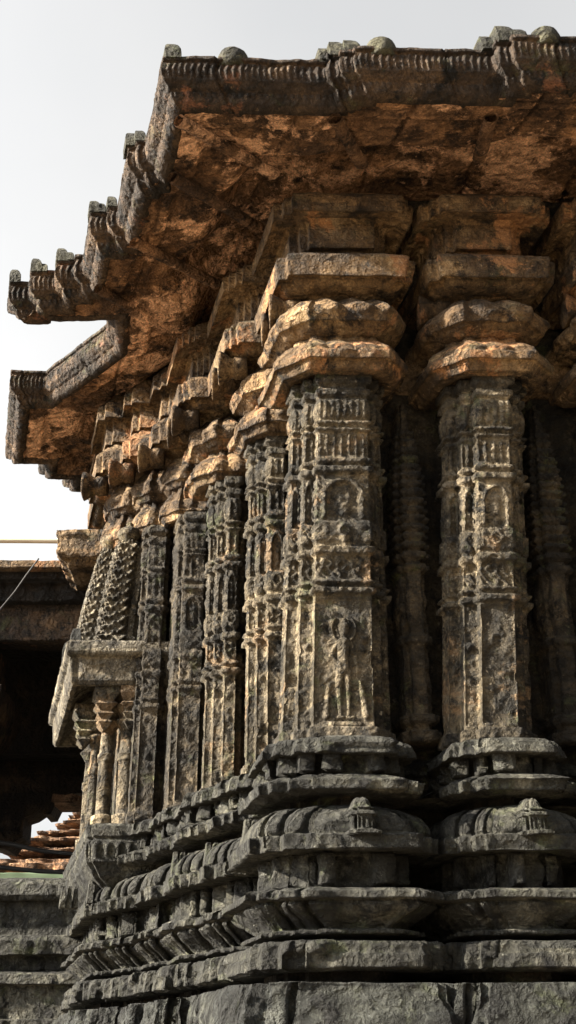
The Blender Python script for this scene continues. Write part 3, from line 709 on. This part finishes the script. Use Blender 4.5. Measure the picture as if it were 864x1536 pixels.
rl = tube('roof_rail', [wp3(-80, 810, 17.5), wp3(40, 810.5, 17.5), wp3(160, 811.5, 17.5)], .05, M_pale, 'thin pale rail above the far hall roof', 'rail')
tube('cable', [wp3(58, 838, 15.9), wp3(40, 862, 15.7), wp3(22, 888, 15.5), wp3(-30, 950, 15.3)], .012, M_iron, 'thin black cable hanging slanted from the hall roof edge', 'cable')
tube('cable', [wp3(-40, 1258, 19), wp3(20, 1267, 19), wp3(60, 1276, 19), wp3(118, 1282, 19)], .035, M_iron, 'upper black cable crossing the low opening at the left', 'cable', None)
tube('cable', [wp3(-40, 1297, 19), wp3(20, 1303, 19), wp3(60, 1307, 19), wp3(120, 1309, 19)], .035, M_iron, 'lower black cable crossing the low opening at the left', 'cable', None)

# far red shrine seen through the opening
DS = 34.0
SR = empty('far_shrine', (wx(80, 1300, DS)[0], DS+2, 0)); tag(SR, 'orange sandstone shrine with tiered roof far off through the low opening', 'shrine')
SW = empty
for i, (xl, yt, yb) in enumerate(((-70,1288,1330),(12,1268,1290),(30,1250,1270),(60,1236,1252),(82,1218,1238),(96,1204,1220),(112,1196,1206))):
    X0 = wx(xl, yb, DS)[0]; z0, z1 = K(yb)*DS, K(yt)*DS; h = z1-z0; yy = DS+.3*i
    if i == 0: z0 = -EYE
    sweep('roof_tier' if i else 'shrine_body', [(2, yy+3), (2, yy), (X0+.5, yy), (X0+.5, yy+.25), (X0+.2, yy+.25), (X0+.2, yy+3)],
          [(0,-.2,z0),(0,-.15,z1-h*.7),(0,.1,z1-h*.6),(0,.3,z1-h*.45),(0,.32,z1-h*.25),(0,.1,z1-h*.15),(0,.1,z1-h*.05),(0,-.3,z1)], M_red, SR, ru=.12, rz=.08, amp=.05, skew=False,
          disp=lambda u, t, l, y, z, e: .12*(np.mod(u, .9) < .45))
gb = box('painted_parapet', wx(-60,1310,30)[0], wx(125,1310,30)[0], 30, 30.3, K(1330)*30, K(1309)*30, M_green, None, amp=.02)
tag(gb, 'pale green painted parapet low in front of the orange shrine', 'parapet')

# ------------------------------------------------------------------ ground
me_r = 900
g = link('ground', np.array([(-me_r,-me_r,0),(me_r,-me_r,0),(me_r,me_r,0),(-me_r,me_r,0)], float), [(0,1,2,3)], M_earth, None, smooth=False)
tag(g, None, None, kind='structure')

# ------------------------------------------------------------------ camera, sky, sun
cam = bpy.data.cameras.new('camera'); co = bpy.data.objects.new('camera', cam); COL.objects.link(co); scene.camera = co
cam.sensor_fit = 'VERTICAL'; cam.sensor_height = 24; cam.sensor_width = 24; cam.lens = 24*F/1536
cam.clip_end = 3000; cam.clip_start = .05
co.location = (0, 0, EYE); co.rotation_euler = (math.radians(90+25.6), 0, 0)
SUN_EL, SUN_AZ = math.radians(25), math.radians(-100)      # azimuth measured from +Y towards +X
w = bpy.data.worlds.new('World'); scene.world = w; w.use_nodes = True; nt = w.node_tree
bg = nt.nodes['Background']
sky = nt.nodes.new('ShaderNodeTexSky'); sky.sky_type = 'NISHITA'; sky.sun_disc = False
sky.sun_elevation = SUN_EL; sky.sun_rotation = SUN_AZ; sky.dust_density = 6; sky.air_density = 1.2; sky.ozone_density = 1
hs = nt.nodes.new('ShaderNodeHueSaturation'); hs.inputs['Saturation'].default_value = .06; hs.inputs['Value'].default_value = 1.0
nt.links.new(sky.outputs[0], hs.inputs['Color']); tc = nt.nodes.new('ShaderNodeTexCoord'); cn = nt.nodes.new('ShaderNodeTexNoise'); cn.inputs['Scale'].default_value = 2.2; cn.inputs['Detail'].default_value = 5
cr_ = nt.nodes.new('ShaderNodeValToRGB'); cr_.color_ramp.elements[0].position = .3; cr_.color_ramp.elements[1].position = .7
cr_.color_ramp.elements[0].color = (.94, .95, .96, 1); cr_.color_ramp.elements[1].color = (1.1, 1.09, 1.07, 1)
mx = nt.nodes.new('ShaderNodeMix'); mx.data_type = 'RGBA'; mx.blend_type = 'MULTIPLY'; mx.inputs[0].default_value = 1
nt.links.new(tc.outputs['Generated'], cn.inputs['Vector']); nt.links.new(cn.outputs['Fac'], cr_.inputs['Fac'])
nt.links.new(hs.outputs[0], mx.inputs[6]); nt.links.new(cr_.outputs['Color'], mx.inputs[7]); nt.links.new(mx.outputs[2], bg.inputs['Color']); bg.inputs['Strength'].default_value = .055
sl = bpy.data.lights.new('sun', 'SUN'); so = bpy.data.objects.new('sun', sl); COL.objects.link(so)
sl.energy = 5.0; sl.angle = math.radians(1.2); sl.color = (1, .89, .73)
d = Vector((math.sin(SUN_AZ)*math.cos(SUN_EL), math.cos(SUN_AZ)*math.cos(SUN_EL), math.sin(SUN_EL)))
so.rotation_euler = d.to_track_quat('Z', 'Y').to_euler(); so.location = (-20, 5, 15)
scene.view_settings.view_transform = 'Standard'; scene.view_settings.look = 'None'
scene.view_settings.exposure = 2.75; scene.view_settings.gamma = 1; scene.view_settings.use_curve_mapping = False
scene.render.engine = 'CYCLES'
print('verts', sum(len(m.vertices) for m in bpy.data.meshes))
